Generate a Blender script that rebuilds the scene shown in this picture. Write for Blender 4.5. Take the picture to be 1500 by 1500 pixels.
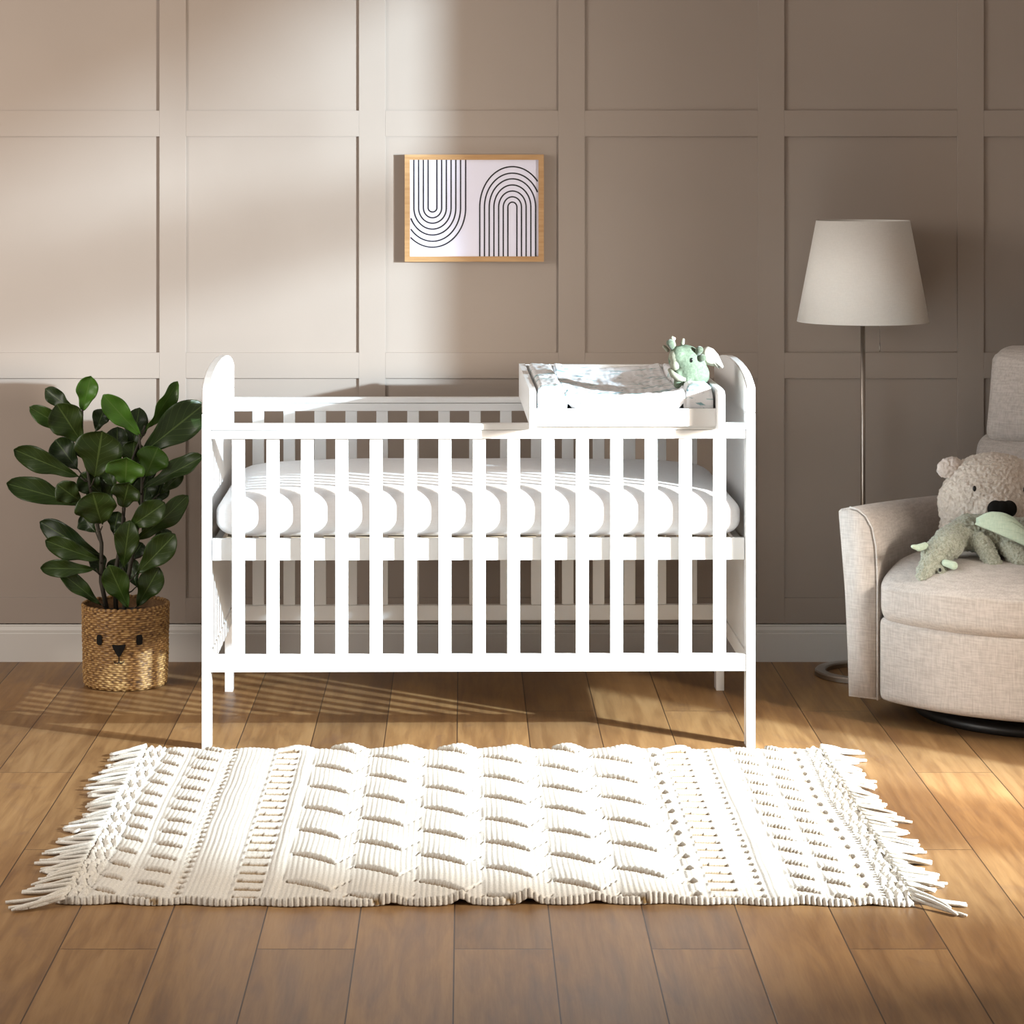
import bpy, bmesh, math, random
import numpy as np
from mathutils import Vector, Matrix, Euler, noise

for o in list(bpy.data.objects): bpy.data.objects.remove(o, do_unlink=True)
S = bpy.context.scene
COL = S.collection
R = math.radians
PI = math.pi
random.seed(7)

# ------------------------------------------------------------------ camera, world, lights, exposure
cam_d = bpy.data.cameras.new('camera'); cam = bpy.data.objects.new('camera', cam_d); COL.objects.link(cam)
cam.location = (0, 0, 1.563); cam.rotation_euler = (R(90), 0, 0)
cam_d.sensor_width = 36; cam_d.lens = 36 * 3628 / 1500
cam_d.shift_x = (750 - 681) / 1500; cam_d.shift_y = -(750 - 240) / 1500
cam_d.clip_end = 60
S.camera = cam

W = bpy.data.worlds.new('world'); S.world = W; W.use_nodes = True
W.node_tree.nodes['Background'].inputs[0].default_value = (1.0, 0.85, 0.73, 1)
W.node_tree.nodes['Background'].inputs[1].default_value = 0.42

KEY = Vector((3.66, 4.45, 1.68))
ld = bpy.data.lights.new('window_sun', 'SPOT'); lo = bpy.data.objects.new('window_sun', ld); COL.objects.link(lo)
ld.energy = 3300; ld.color = (0.67, 0.86, 1.0); ld.shadow_soft_size = 0.035
ld.spot_size = R(84); ld.spot_blend = 1.0
lo.location = KEY; lo.rotation_euler = (Vector((-0.6, 7.6, 1.15)) - KEY).to_track_quat('-Z', 'Y').to_euler()

gd = bpy.data.lights.new('window_sky', 'AREA'); go = bpy.data.objects.new('window_sky', gd); COL.objects.link(go)
gd.energy = 1060; gd.color = (1.0, 0.90, 0.78); gd.shape = 'DISK'; gd.size = 1.1
go.location = KEY + Vector((.05, -.03, 0)); go.rotation_euler = (Vector((-.3, 7.6, 1.2)) - go.location).to_track_quat('-Z', 'Y').to_euler()

ad = bpy.data.lights.new('room_daylight', 'AREA'); ao = bpy.data.objects.new('room_daylight', ad); COL.objects.link(ao)
ad.energy = 110; ad.color = (1.0, 0.93, 0.86); ad.shape = 'RECTANGLE'; ad.size = 1.6; ad.size_y = 1.8
ao.location = (-3.7, 5.0, 2.0); ao.rotation_euler = (Vector((0.8, 7.0, 0.7)) - ao.location).to_track_quat('-Z', 'Y').to_euler()

S.view_settings.view_transform = 'Standard'; S.view_settings.look = 'None'
S.view_settings.gamma = 1; S.view_settings.use_curve_mapping = False
S.view_settings.exposure = 0.0

# ------------------------------------------------------------------ materials
class NT:
    def __init__(s, name, col=(.8, .8, .8), rough=.5, metal=0, spec=.5):
        s.m = bpy.data.materials.new(name); s.m.use_nodes = True
        s.t = s.m.node_tree; s.n = s.t.nodes; s.l = s.t.links
        s.b = s.n['Principled BSDF']
        s.b.inputs['Base Color'].default_value = (*col, 1)
        s.b.inputs['Roughness'].default_value = rough
        s.b.inputs['Metallic'].default_value = metal
        s.b.inputs['Specular IOR Level'].default_value = spec
    def node(s, typ, **kw):
        n = s.n.new(typ)
        for k, v in kw.items():
            if k in n.inputs.keys() if hasattr(n.inputs, 'keys') else False: n.inputs[k].default_value = v
            else: setattr(n, k, v)
        return n
    def coord(s, which='Object', scale=(1, 1, 1), loc=(0, 0, 0)):
        c = s.n.new('ShaderNodeTexCoord'); m = s.n.new('ShaderNodeMapping')
        m.inputs['Scale'].default_value = scale; m.inputs['Location'].default_value = loc
        s.l.new(c.outputs[which], m.inputs[0]); return m.outputs[0]
    def noise(s, vec, scale=5, detail=3, rough=.5, dist=0):
        n = s.n.new('ShaderNodeTexNoise'); n.inputs['Scale'].default_value = scale
        n.inputs['Detail'].default_value = detail; n.inputs['Roughness'].default_value = rough
        n.inputs['Distortion'].default_value = dist
        s.l.new(vec, n.inputs['Vector']); return n.outputs['Fac']
    def math(s, op, a, b=None, c=None):
        n = s.n.new('ShaderNodeMath'); n.operation = op
        for i, v in enumerate((a, b, c)):
            if v is None: continue
            if isinstance(v, (int, float)): n.inputs[i].default_value = v
            else: s.l.new(v, n.inputs[i])
        return n.outputs[0]
    def ramp(s, fac, stops):
        n = s.n.new('ShaderNodeValToRGB'); e = n.color_ramp.elements
        while len(e) < len(stops): e.new(.5)
        for i, (p, c) in enumerate(stops): e[i].position = p; e[i].color = (*c, 1) if len(c) == 3 else c
        s.l.new(fac, n.inputs[0]); return n.outputs[0]
    def mix(s, fac, a, b, mode='MIX'):
        n = s.n.new('ShaderNodeMix'); n.data_type = 'RGBA'; n.blend_type = mode
        for k, v in ((0, fac), (6, a), (7, b)):
            if isinstance(v, (int, float)): n.inputs[k].default_value = v
            elif isinstance(v, tuple): n.inputs[k].default_value = (*v, 1)
            else: s.l.new(v, n.inputs[k])
        return n.outputs[2]
    def color(s, out): s.l.new(out, s.b.inputs['Base Color'])
    def bump(s, h, strength=.3, dist=.002):
        n = s.n.new('ShaderNodeBump'); n.inputs['Strength'].default_value = strength; n.inputs['Distance'].default_value = dist
        s.l.new(h, n.inputs['Height']); s.l.new(n.outputs[0], s.b.inputs['Normal'])

def m_wall():
    t = NT('taupe_paint', (.30, .255, .225), .62, spec=.25)
    v = t.coord('Object')
    n = t.noise(v, 2.2, 3)
    t.color(t.ramp(n, [(.3, (.300, .252, .216)), (.7, (.318, .268, .230))]))
    t.bump(t.noise(v, 160, 2), .08, .001); return t.m
def m_white(name='white_lacquer', c=(.72, .715, .705), r=.38):
    t = NT(name, c, r, spec=.4); v = t.coord('Object', (1, 1, 6))
    t.bump(t.noise(v, 30, 2), .03, .001); return t.m
def m_floor():
    t = NT('oak_laminate', (.3, .17, .07), .36, spec=.26)
    c = t.n.new('ShaderNodeTexCoord'); sx = t.n.new('ShaderNodeSeparateXYZ'); t.l.new(c.outputs['Object'], sx.inputs[0])
    PW, PL = .1966, 1.43
    u = t.math('DIVIDE', t.math('ADD', sx.outputs[0], .0216 + PW * 40), PW)
    row = t.math('FLOOR', u); fu = t.math('FRACT', u)
    par = t.math('MODULO', row, 2.0)
    v = t.math('ADD', t.math('DIVIDE', t.math('ADD', sx.outputs[1], -4.93 + PL * 20), PL), t.math('MULTIPLY', par, .5))
    colr = t.math('FLOOR', v); fv = t.math('FRACT', v)
    cb = t.n.new('ShaderNodeCombineXYZ'); t.l.new(row, cb.inputs[0]); t.l.new(colr, cb.inputs[1])
    wn = t.n.new('ShaderNodeTexWhiteNoise'); wn.noise_dimensions = '2D'; t.l.new(cb.outputs[0], wn.inputs['Vector'])
    rnd = wn.outputs['Value']
    # grain
    gv = t.n.new('ShaderNodeCombineXYZ')
    t.l.new(t.math('ADD', t.math('MULTIPLY', sx.outputs[0], 14.0), t.math('MULTIPLY', rnd, 37.0)), gv.inputs[0])
    t.l.new(t.math('ADD', t.math('MULTIPLY', sx.outputs[1], 1.6), t.math('MULTIPLY', rnd, 91.0)), gv.inputs[1])
    n1 = t.noise(gv.outputs[0], 1.3, 4, .55, 1.2)
    wv = t.n.new('ShaderNodeTexWave'); wv.wave_type = 'BANDS'; wv.bands_direction = 'X'
    wv.inputs['Scale'].default_value = .8; wv.inputs['Distortion'].default_value = 9; wv.inputs['Detail'].default_value = 3
    wv.inputs['Detail Scale'].default_value = .7
    t.l.new(gv.outputs[0], wv.inputs['Vector'])
    gf = t.n.new('ShaderNodeCombineXYZ')
    t.l.new(t.math('ADD', t.math('MULTIPLY', sx.outputs[0], 160.0), t.math('MULTIPLY', rnd, 37.0)), gf.inputs[0])
    t.l.new(t.math('MULTIPLY', sx.outputs[1], 9.0), gf.inputs[1])
    n2 = t.noise(gf.outputs[0], 1.0, 3, .6)
    n3 = t.noise(gv.outputs[0], .45, 2, .5)
    f = t.math('ADD', t.math('MULTIPLY', n1, .52), t.math('ADD', t.math('MULTIPLY', wv.outputs['Fac'], .03), t.math('ADD', t.math('MULTIPLY', n2, .17), t.math('MULTIPLY', n3, .28))))
    base = t.ramp(f, [(.30, (.125, .062, .026)), (.45, (.195, .105, .043)), (.56, (.255, .146, .062)), (.72, (.31, .19, .088))])
    tone = t.ramp(rnd, [(0, (.80, .79, .80)), (.5, (.98, .97, .95)), (1, (1.1, 1.08, 1.03))])
    base = t.mix(1.0, base, tone, 'MULTIPLY')
    kn = t.noise(t.coord('Object', (9, 4.5, 1), (3.1, 1.7, 0)), 1.0, 3, .55, .8)
    base = t.mix(t.ramp(kn, [(.60, (0, 0, 0)), (.78, (.55, .55, .55))]), base, (.13, .07, .045))
    # seams
    du = t.math('MULTIPLY', t.math('MINIMUM', fu, t.math('SUBTRACT', 1.0, fu)), PW)
    dv = t.math('MULTIPLY', t.math('MINIMUM', fv, t.math('SUBTRACT', 1.0, fv)), PL)
    d = t.math('MINIMUM', du, dv)
    seam = t.math('LESS_THAN', d, .0014)
    base = t.mix(seam, base, (.05, .025, .012))
    t.color(base)
    rr = t.math('ADD', .36, t.math('MULTIPLY', n1, .16)); t.l.new(rr, t.b.inputs['Roughness'])
    hh = t.math('ADD', t.math('MULTIPLY', n2, .12), t.math('MINIMUM', t.math('MULTIPLY', d, 400.0), 1.0))
    t.bump(hh, .25, .0015); return t.m
def m_fabric(name, c1, c2, scale=260, bump=.35, rough=.9):
    t = NT(name, c1, rough, spec=.15)
    va = t.coord('Object', (1, 1, .12)); vb = t.coord('Object', (.12, .12, 1))
    a = t.noise(va, scale, 2); b = t.noise(vb, scale, 2)
    f = t.math('MULTIPLY', t.math('ADD', a, b), .5)
    t.color(t.ramp(f, [(.38, c1), (.62, c2)])); t.bump(f, bump, .0015)
    t.b.inputs['Sheen Weight'].default_value = .15; return t.m
def m_plush(name, c1, c2, scale=120, bump=.8, sheen=.4):
    t = NT(name, c1, .95, spec=.1); v = t.coord('Object')
    f = t.noise(v, scale, 4, .65, .6)
    t.color(t.ramp(f, [(.32, c1), (.62, c2)])); t.bump(f, bump, .004)
    t.b.inputs['Sheen Weight'].default_value = sheen; return t.m
def m_leaf():
    t = NT('fig_leaf', (.05, .12, .03), .40, spec=.30)
    uv = t.n.new('ShaderNodeUVMap'); sx = t.n.new('ShaderNodeSeparateXYZ'); t.l.new(uv.outputs[0], sx.inputs[0])
    a = t.math('ABSOLUTE', t.math('SUBTRACT', sx.outputs[0], .5))
    mid = t.math('LESS_THAN', a, .022)
    vv = t.math('FRACT', t.math('MULTIPLY', t.math('SUBTRACT', sx.outputs[1], t.math('MULTIPLY', a, .7)), 7.0))
    side = t.math('LESS_THAN', t.math('ABSOLUTE', t.math('SUBTRACT', vv, .5)), .035)
    vein = t.math('MAXIMUM', mid, t.math('MULTIPLY', side, .5))
    at = t.n.new('ShaderNodeAttribute'); at.attribute_name = 'tone'
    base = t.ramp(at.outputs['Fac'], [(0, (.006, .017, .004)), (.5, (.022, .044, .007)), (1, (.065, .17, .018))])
    base = t.mix(t.math('MULTIPLY', vein, .30), base, (.16, .24, .07))
    t.color(base); t.bump(t.math('SUBTRACT', 1.0, vein), .3, .002)
    return t.m
def m_metal(name, c, r): return NT(name, c, r, 1.0).m
def m_print():
    t = NT('mat_print', (.83, .84, .85), .45, spec=.4); v = t.coord('Object')
    sv = t.coord('Object', (14, 42, 42)); f = t.noise(sv, 1, 3, .6, .8)
    g = t.noise(t.coord('Object', (10, 16, 16), (5, 3, 1)), 1, 2)
    stroke = t.ramp(f, [(.56, (0, 0, 0)), (.60, (1, 1, 1))])
    k = t.ramp(t.noise(t.coord('Object', (60, 210, 200), (2, 7, 0)), 1, 3, .7, 1.5), [(.62, (0, 0, 0)), (.65, (1, 1, 1))])
    blue = t.ramp(g, [(.35, (.06, .26, .32)), (.55, (.20, .42, .42)), (.7, (.12, .18, .27))])
    c = t.mix(t.math('MULTIPLY', stroke, .85), (.80, .81, .83), blue)
    gg = t.ramp(t.noise(v, 16, 2), [(.48, (0, 0, 0)), (.55, (1, 1, 1))])
    c = t.mix(t.math('MULTIPLY', t.math('MULTIPLY', k, gg), .95), c, (.03, .06, .09))
    t.color(c); t.bump(t.noise(v, 45, 3), .35, .004); return t.m
def m_basket():
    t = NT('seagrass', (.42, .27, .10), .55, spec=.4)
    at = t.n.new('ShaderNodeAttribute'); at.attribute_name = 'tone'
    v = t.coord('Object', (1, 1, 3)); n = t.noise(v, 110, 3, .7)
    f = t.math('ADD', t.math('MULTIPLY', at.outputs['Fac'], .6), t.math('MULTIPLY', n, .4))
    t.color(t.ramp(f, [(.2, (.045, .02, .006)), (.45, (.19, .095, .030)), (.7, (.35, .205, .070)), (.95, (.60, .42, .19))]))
    t.bump(n, .6, .002); return t.m
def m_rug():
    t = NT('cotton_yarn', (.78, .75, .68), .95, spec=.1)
    at = t.n.new('ShaderNodeAttribute'); at.attribute_name = 'backing_shade'
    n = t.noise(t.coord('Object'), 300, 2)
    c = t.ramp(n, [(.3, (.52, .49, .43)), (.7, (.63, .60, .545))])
    c = t.mix(at.outputs['Fac'], c, (.24, .155, .07))  # tan backing colour, also painted as groove shade in fold lines and pockets
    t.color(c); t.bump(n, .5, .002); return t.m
def m_wood_frame():
    t = NT('oak_frame', (.5, .28, .11), .5); v = t.coord('Object', (3, 30, 30))
    t.color(t.ramp(t.noise(v, 3, 3), [(.3, (.34, .185, .075)), (.7, (.43, .26, .12))])); return t.m

M = dict(
    wall=m_wall(), white=m_white(), skirting=m_white('skirting_paint', (.55, .53, .50), .42), floor=m_floor(),
    sheet=m_fabric('cotton_sheet', (.68, .67, .675), (.72, .71, .715), 500, .08),
    linen=m_fabric('beige_linen', (.40, .36, .33), (.515, .47, .435), 230, .25),
    piping=m_fabric('beige_piping', (.42, .385, .36), (.50, .465, .44), 230, .3),
    bear=m_plush('cream_plush', (.62, .54, .46), (.78, .71, .63), 95, .9),
    ear_in=m_plush('pale_plush', (.66, .58, .53), (.78, .70, .64), 120, .6),
    green=m_plush('sage_plush', (.24, .26, .20), (.46, .48, .40), 150, .9),
    mint=m_fabric('mint_felt', (.42, .54, .43), (.52, .62, .50), 400, .1),
    toygreen=m_plush('soft_green_plush', (.095, .130, .09), (.15, .19, .135), 160, .35, 0),
    toydark=m_plush('dark_sage_plush', (.05, .07, .045), (.10, .125, .085), 160, .35),
    cream=m_plush('cream_felt', (.22, .225, .17), (.29, .295, .23), 200, .3, 0),
    pink=NT('pale_pink_felt', (.72, .52, .44), .9).m,
    ivory=m_plush('ivory_wing', (.46, .43, .37), (.54, .51, .45), 200, .2, 0),
    black=NT('black_felt', (.008, .007, .006), .85, spec=.2).m,
    bead=NT('black_bead', (.01, .01, .01), .2).m,
    steel=m_metal('brushed_steel', (.40, .36, .32), .30),
    shade=m_fabric('shade_cloth', (.70, .68, .64), (.74, .72, .68), 500, .06),
    dark=NT('black_plastic', (.012, .012, .012), .4).m,
    leaf=m_leaf(), stem=NT('fig_stem', (.035, .03, .02), .7).m, soil=NT('dark_soil', (.02, .012, .008), .95).m,
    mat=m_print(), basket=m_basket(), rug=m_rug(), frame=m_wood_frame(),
    paper=NT('art_paper', (.66, .65, .76), .35, spec=.5).m, ink=NT('ink', (.012, .012, .018), .5).m,
)

# ------------------------------------------------------------------ helpers
def link(name, me, mat, parent=None, smooth=False):
    o = bpy.data.objects.new(name, me); COL.objects.link(o)
    if mat and not me.materials: me.materials.append(mat)
    if smooth: me.polygons.foreach_set('use_smooth', [True] * len(me.polygons))
    if parent: o.parent = parent
    return o
def obj(name, bm, mat, parent=None, smooth=False):
    me = bpy.data.meshes.new(name); bm.normal_update(); bm.to_mesh(me); bm.free()
    return link(name, me, mat, parent, smooth)
def thing(name, label, cat, loc=(0, 0, 0), rz=0, group=None):
    o = bpy.data.objects.new(name, None); COL.objects.link(o); o.empty_display_size = .1
    o.location = loc; o.rotation_euler = (0, 0, rz); o['label'] = label; o['category'] = cat
    if group: o['group'] = group
    return o
def tag(o, label, cat, group=None):
    o['label'] = label; o['category'] = cat
    if group: o['group'] = group
    return o
def struct(o): o['kind'] = 'structure'; return o
def box(bm, x0, x1, y0, y1, z0, z1, bev=0):
    r = bmesh.ops.create_cube(bm, size=1); vs = r['verts']
    for v in vs: v.co = Vector(((x0 + x1) / 2 + v.co.x * (x1 - x0), (y0 + y1) / 2 + v.co.y * (y1 - y0), (z0 + z1) / 2 + v.co.z * (z1 - z0)))
    if bev:
        es = list({e for v in vs for e in v.link_edges})
        bmesh.ops.bevel(bm, geom=es, offset=bev, segments=2, affect='EDGES', profile=.7)
def boxobj(name, b, mat, parent=None, bev=0):
    bm = bmesh.new(); box(bm, *b, bev=bev); return obj(name, bm, mat, parent)
def prism(bm, pts, axis, a0, a1):
    """extrude a 2-D outline along an axis ('x': pts=(y,z), 'y': pts=(x,z))"""
    def mk(p, a): return (a, p[0], p[1]) if axis == 'x' else ((p[0], a, p[1]) if axis == 'y' else (p[0], p[1], a))
    A = [bm.verts.new(mk(p, a0)) for p in pts]; B = [bm.verts.new(mk(p, a1)) for p in pts]
    n = len(pts)
    bm.faces.new(A); bm.faces.new(B[::-1])
    for i in range(n): bm.faces.new((A[i], B[i], B[(i + 1) % n], A[(i + 1) % n]))
    bmesh.ops.recalc_face_normals(bm, faces=bm.faces)
def tube(bm, pts, rad, seg=8, cap=True):
    pts = [Vector(p) for p in pts]; n = len(pts)
    rads = rad if isinstance(rad, (list, tuple)) else [rad] * n
    rings = []; up = None
    for i, p in enumerate(pts):
        t = (pts[min(i + 1, n - 1)] - pts[max(i - 1, 0)]).normalized()
        if up is None: up = t.orthogonal().normalized()
        up = (up - t * up.dot(t)).normalized(); sd = t.cross(up)
        rings.append([bm.verts.new(p + (up * math.cos(2 * PI * k / seg) + sd * math.sin(2 * PI * k / seg)) * rads[i]) for k in range(seg)])
    for a, b in zip(rings, rings[1:]):
        for k in range(seg): bm.faces.new((a[k], a[(k + 1) % seg], b[(k + 1) % seg], b[k]))
    if cap: bm.faces.new(rings[0][::-1]); bm.faces.new(rings[-1])
def lathe(bm, prof, seg=48, c=(0, 0), close=False):
    rings = []
    for r, z in prof:
        rings.append([bm.verts.new((c[0] + r * math.cos(2 * PI * k / seg), c[1] + r * math.sin(2 * PI * k / seg), z)) for k in range(seg)])
    if close: rings.append(rings[0])
    for a, b in zip(rings, rings[1:]):
        for k in range(seg): bm.faces.new((a[k], a[(k + 1) % seg], b[(k + 1) % seg], b[k]))
    if not close:
        for rg, rev in ((rings[0], True), (rings[-1], False)):
            if prof[0 if rev else -1][0] > 1e-5: bm.faces.new(rg[::-1] if rev else rg)
    bmesh.ops.recalc_face_normals(bm, faces=bm.faces)
def soft_box(name, x0, x1, y0, y1, z0, z1, r, mat, parent=None, seg=16, deform=None):
    bm = bmesh.new(); bmesh.ops.create_cube(bm, size=2)
    bmesh.ops.subdivide_edges(bm, edges=bm.edges[:], cuts=seg, use_grid_fill=True)
    c = Vector(((x0 + x1) / 2, (y0 + y1) / 2, (z0 + z1) / 2)); h = Vector(((x1 - x0) / 2, (y1 - y0) / 2, (z1 - z0) / 2))
    rr = (r, r, r) if isinstance(r, (int, float)) else r
    for v in bm.verts:
        # warp so that more vertices lie near the rounded edges
        u = Vector([math.copysign(1 - (1 - abs(q)) ** 1.6, q) for q in v.co])
        p = Vector([u[i] * h[i] for i in range(3)])
        inn = Vector([max(-(h[i] - rr[i]), min(h[i] - rr[i], p[i])) for i in range(3)])
        d = Vector([(p[i] - inn[i]) / rr[i] for i in range(3)])
        L = d.length
        if L > 1e-6:
            m = max(abs(q) for q in d)
            d = d * (m / L) if m > 0 else d
            p = Vector([inn[i] + d[i] * rr[i] for i in range(3)])
        v.co = p + c
        if deform: v.co = deform(v.co.copy(), p)
    return obj(name, bm, mat, parent, True)
DG = None
def blob(name, prims, voxel, mat, parent=None, smooth=6, fur=0, freq=90, sub=0):
    """prims: (center, radii[, euler]) ellipsoids or ('c', p0, p1, r0, r1) tapered limbs, fused to one skin"""
    bm = bmesh.new()
    def ell(c, r, e=(0, 0, 0)):
        m = Matrix.Translation(Vector(c)) @ Euler(e).to_matrix().to_4x4() @ Matrix.Diagonal((*r, 1))
        bmesh.ops.create_icosphere(bm, subdivisions=3, radius=1, matrix=m)
    for p in prims:
        if p[0] == 'c':
            a, b = Vector(p[1]), Vector(p[2]); L = (b - a).length; n = max(2, int(L / (min(p[3], p[4]) * .35)))
            for i in range(n + 1):
                t = i / n; r = p[3] + (p[4] - p[3]) * t; ell(a.lerp(b, t), (r, r, r))
        else: ell(*p)
    me = bpy.data.meshes.new('tmp'); bm.to_mesh(me); bm.free()
    o = bpy.data.objects.new('tmp', me); COL.objects.link(o)
    md = o.modifiers.new('r', 'REMESH'); md.mode = 'VOXEL'; md.voxel_size = voxel
    ms = o.modifiers.new('s', 'SMOOTH'); ms.factor = .5; ms.iterations = smooth
    if sub: mu = o.modifiers.new('u', 'SUBSURF'); mu.levels = sub; mu.render_levels = sub
    dg = bpy.context.evaluated_depsgraph_get(); me2 = bpy.data.meshes.new_from_object(o.evaluated_get(dg))
    bpy.data.objects.remove(o, do_unlink=True)
    if fur:
        cs = [(v.co.copy(), v.normal.copy()) for v in me2.vertices]; out = []
        for co, nn in cs:
            q = co * freq
            k = noise.noise(q) * .6 + noise.noise(q * 2.3) * .4
            p = co + nn * (k * fur) + Vector((noise.noise(q + Vector((9, 0, 0))), noise.noise(q + Vector((0, 9, 0))), noise.noise(q + Vector((0, 0, 9))))) * fur * .5
            out.extend(p)
        me2.vertices.foreach_set('co', out); me2.update()
    me2.name = name
    me2.materials.clear()
    return link(name, me2, mat, parent, True)
def P(px, py, d): return Vector(((px - 681) * d / 3628, d, 1.563 - (py - 240) * d / 3628))

# ------------------------------------------------------------------ room
WY = 7.79
f = struct(boxobj('floor', (-4.5, 2.42, -1.0, WY + .1, -.05, 0), M['floor']))
struct(boxobj('wall_back', (-4.5, 2.42, WY, WY + .12, 0, 2.9), M['wall']))
bm = bmesh.new(); T = .008; SW = .083
stiles = [-.960 + .627 * k for k in range(-5, 6)]
ZR = [(.115, .199), (.889, .970), (1.649, 1.7305), (2.41, 2.492)]
for x in stiles: box(bm, x, min(x + SW, 2.3), WY - T, WY, .115, 2.9, bev=.0012)
for a, b in zip(stiles, stiles[1:]):
    for z0, z1 in ZR: box(bm, a + SW, b, WY - T, WY, z0, z1, bev=.0012)
struct(obj('trim_1', bm, M['wall']))
def skirting(name, pts3, axis, a0, a1, tr=None):
    bm = bmesh.new(); prism(bm, pts3, axis, a0, a1); return struct(obj(name, bm, M['skirting']))
prof = [(0, 0), (-.018, 0), (-.018, .088), (-.015, .091), (-.0155, .094), (-.0155, .099), (-.013, .104), (-.0105, .109), (-.0105, .112), (-.008, .114), (-.008, .119), (-.006, .1205), (0, .1205)]
skirting('baseboard_back', [(WY + a, z) for a, z in prof], 'x', -4.5, 2.3)
# right wall with an opening that lets the sun in, and an added mask that shapes the beam (outside the frame)
XR = 2.30
bm = bmesh.new(); wy0, wy1, wz0, wz1 = 4.70, 5.66, .40, 2.00
box(bm, XR, XR + .12, -1.0, wy0, 0, 2.9); box(bm, XR, XR + .12, wy1, WY, 0, 2.9)
box(bm, XR, XR + .12, wy0, wy1, 0, wz0); box(bm, XR, XR + .12, wy0, wy1, wz1, 2.9)
struct(obj('wall_right', bm, M['wall']))
bm = bmesh.new()
XO = 2.90   # plane of unseen bars and plates added to shape the beam
def bar(p, q, w):
    p = Vector((XO, *p)); q = Vector((XO, *q)); tube(bm, [p, q], w, 8)
bar((4.60, 1.543), (5.40, 1.679), .013); bar((5.034, 1.655), (5.034, 1.80), .006)
prism(bm, [(4.55, 1.36), (5.45, 2.05), (5.45, 2.3), (4.55, 2.3)], 'x', XO, XO + .02)  # added plate that shades the upper left of the back wall
box(bm, XO, XO + .02, 4.2, 4.640, .2, 2.2); box(bm, XO, XO + .02, 4.81, 4.965, .2, 1.215)  # added plate fading the beam over the rug, added post dimming the floor
box(bm, XO, XO + .02, 5.40, 5.55, .2, 2.2); box(bm, XO, XO + .02, 4.2, 5.55, .15, .35)
struct(obj('window_light_mask', bm, M['skirting']))
skirting('baseboard_right', [(XR + a, z) for a, z in prof], 'y', -1.0, WY)

# ------------------------------------------------------------------ crib
CR = thing('cot_bed', 'large white wooden slatted cot bed with arched ends standing behind the cream rug', 'cot', (.0375, 6.62, 0), R(.66))
HL, D = .74, .775
PT, PD = .0235, .055
arch = [(0, .965), (.02, .974), (.065, .988), (.12, .999), (.19, 1.0065), (.27, 1.012), (.3875, 1.015)]
arch = arch + [(D - a, z) for a, z in arch[-2::-1]]
for s in (-1, 1):
    for y0 in (0, D - PD):
        xo = s * HL; xi = s * (HL - PT)
        boxobj('leg', (min(xo, xi), max(xo, xi), y0, y0 + PD, 0, .895), M['white'], CR, bev=.001)
    # solid end panel with arched head
    bm = bmesh.new(); xa, xb = sorted((s * HL, s * (HL - PT)))
    prism(bm, [(0, .8955)] + arch + [(D, .8955)], 'x', xa, xb)
    bmesh.ops.bevel(bm, geom=[e for e in bm.edges if abs(e.verts[0].co.x - e.verts[1].co.x) < 1e-6], offset=.0025, segments=2, affect='EDGES')
    obj('arched_end', bm, M['white'], CR)
    xa, xb = sorted((s * (HL - .003), s * (HL - .018)))
    boxobj('end_panel', (xa, xb, PD, D - PD, .245, .8955), M['white'], CR)
    xa, xb = sorted((s * (HL - .002), s * (HL - .0225)))
    boxobj('end_rail', (xa, xb, PD, D - PD, .205, .250), M['white'], CR, bev=.002)
XI = HL - PT
for y0 in (0, D - .030):   # front and back side frames
    top = bmesh.new(); box(top, -XI, XI, y0 + .003, y0 + .026, .828, .8505, bev=.0015)
    obj('top_rail', top, M['white'], CR)
    bm = bmesh.new(); box(bm, -XI, XI, y0 - .0, y0 + .030, .8515, .8685, bev=.0035); obj('rail_cap', bm, M['white'], CR)
    boxobj('bottom_rail', (-XI, XI, y0 + .003, y0 + .026, .205, .250), M['white'], CR, bev=.002)
    for k in range(15):
        x = -.6435 + k * .0921
        boxobj('slat', (x - .0172, x + .0172, y0 + (.014 if y0 == 0 else .007), y0 + (.023 if y0 == 0 else .016), .250, .828), M['white'], CR, bev=.0015)
for y0, y1 in ((.0305, .048), (D - .048, D - .0305)):
    boxobj('base_rail', (-XI + .002, XI - .002, y0, y1, .499, .5575), M['white'], CR, bev=.001)
for s in (-1, 1):
    xa, xb = sorted((s * XI, s * (XI - .02)))
    boxobj('base_rail', (xa, xb, .051, D - .051, .51, .545), M['white'], CR)
for k in range(16):
    x = -.655 + k * .0873
    boxobj('base_slat', (x - .025, x + .025, .034, D - .034, .546, .5560), NT('pine', (.55, .45, .33), .6).m if k == 0 else bpy.data.materials['pine'], CR)

def mdef(co, p):
    t = (co.z - .560) / .122
    u = min(1, abs(co.x) / .70)
    co.z += .006 * max(0, t) * (1 - u ** 4) - .022 * max(0, t) * u ** 7
    co.z += .0025 * noise.noise(Vector((co.x * 5, co.y * 5, 0)))
    return co
mt = soft_box('mattress', -.708, .708, .0265, .738, .5580, .688, (.060, .055, .052), M['sheet'], None, 40, mdef)
tag(mt, 'thick white mattress with a fitted cotton sheet inside the cot bed', 'mattress')
mt.location = CR.location; mt.rotation_euler = CR.rotation_euler

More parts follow.
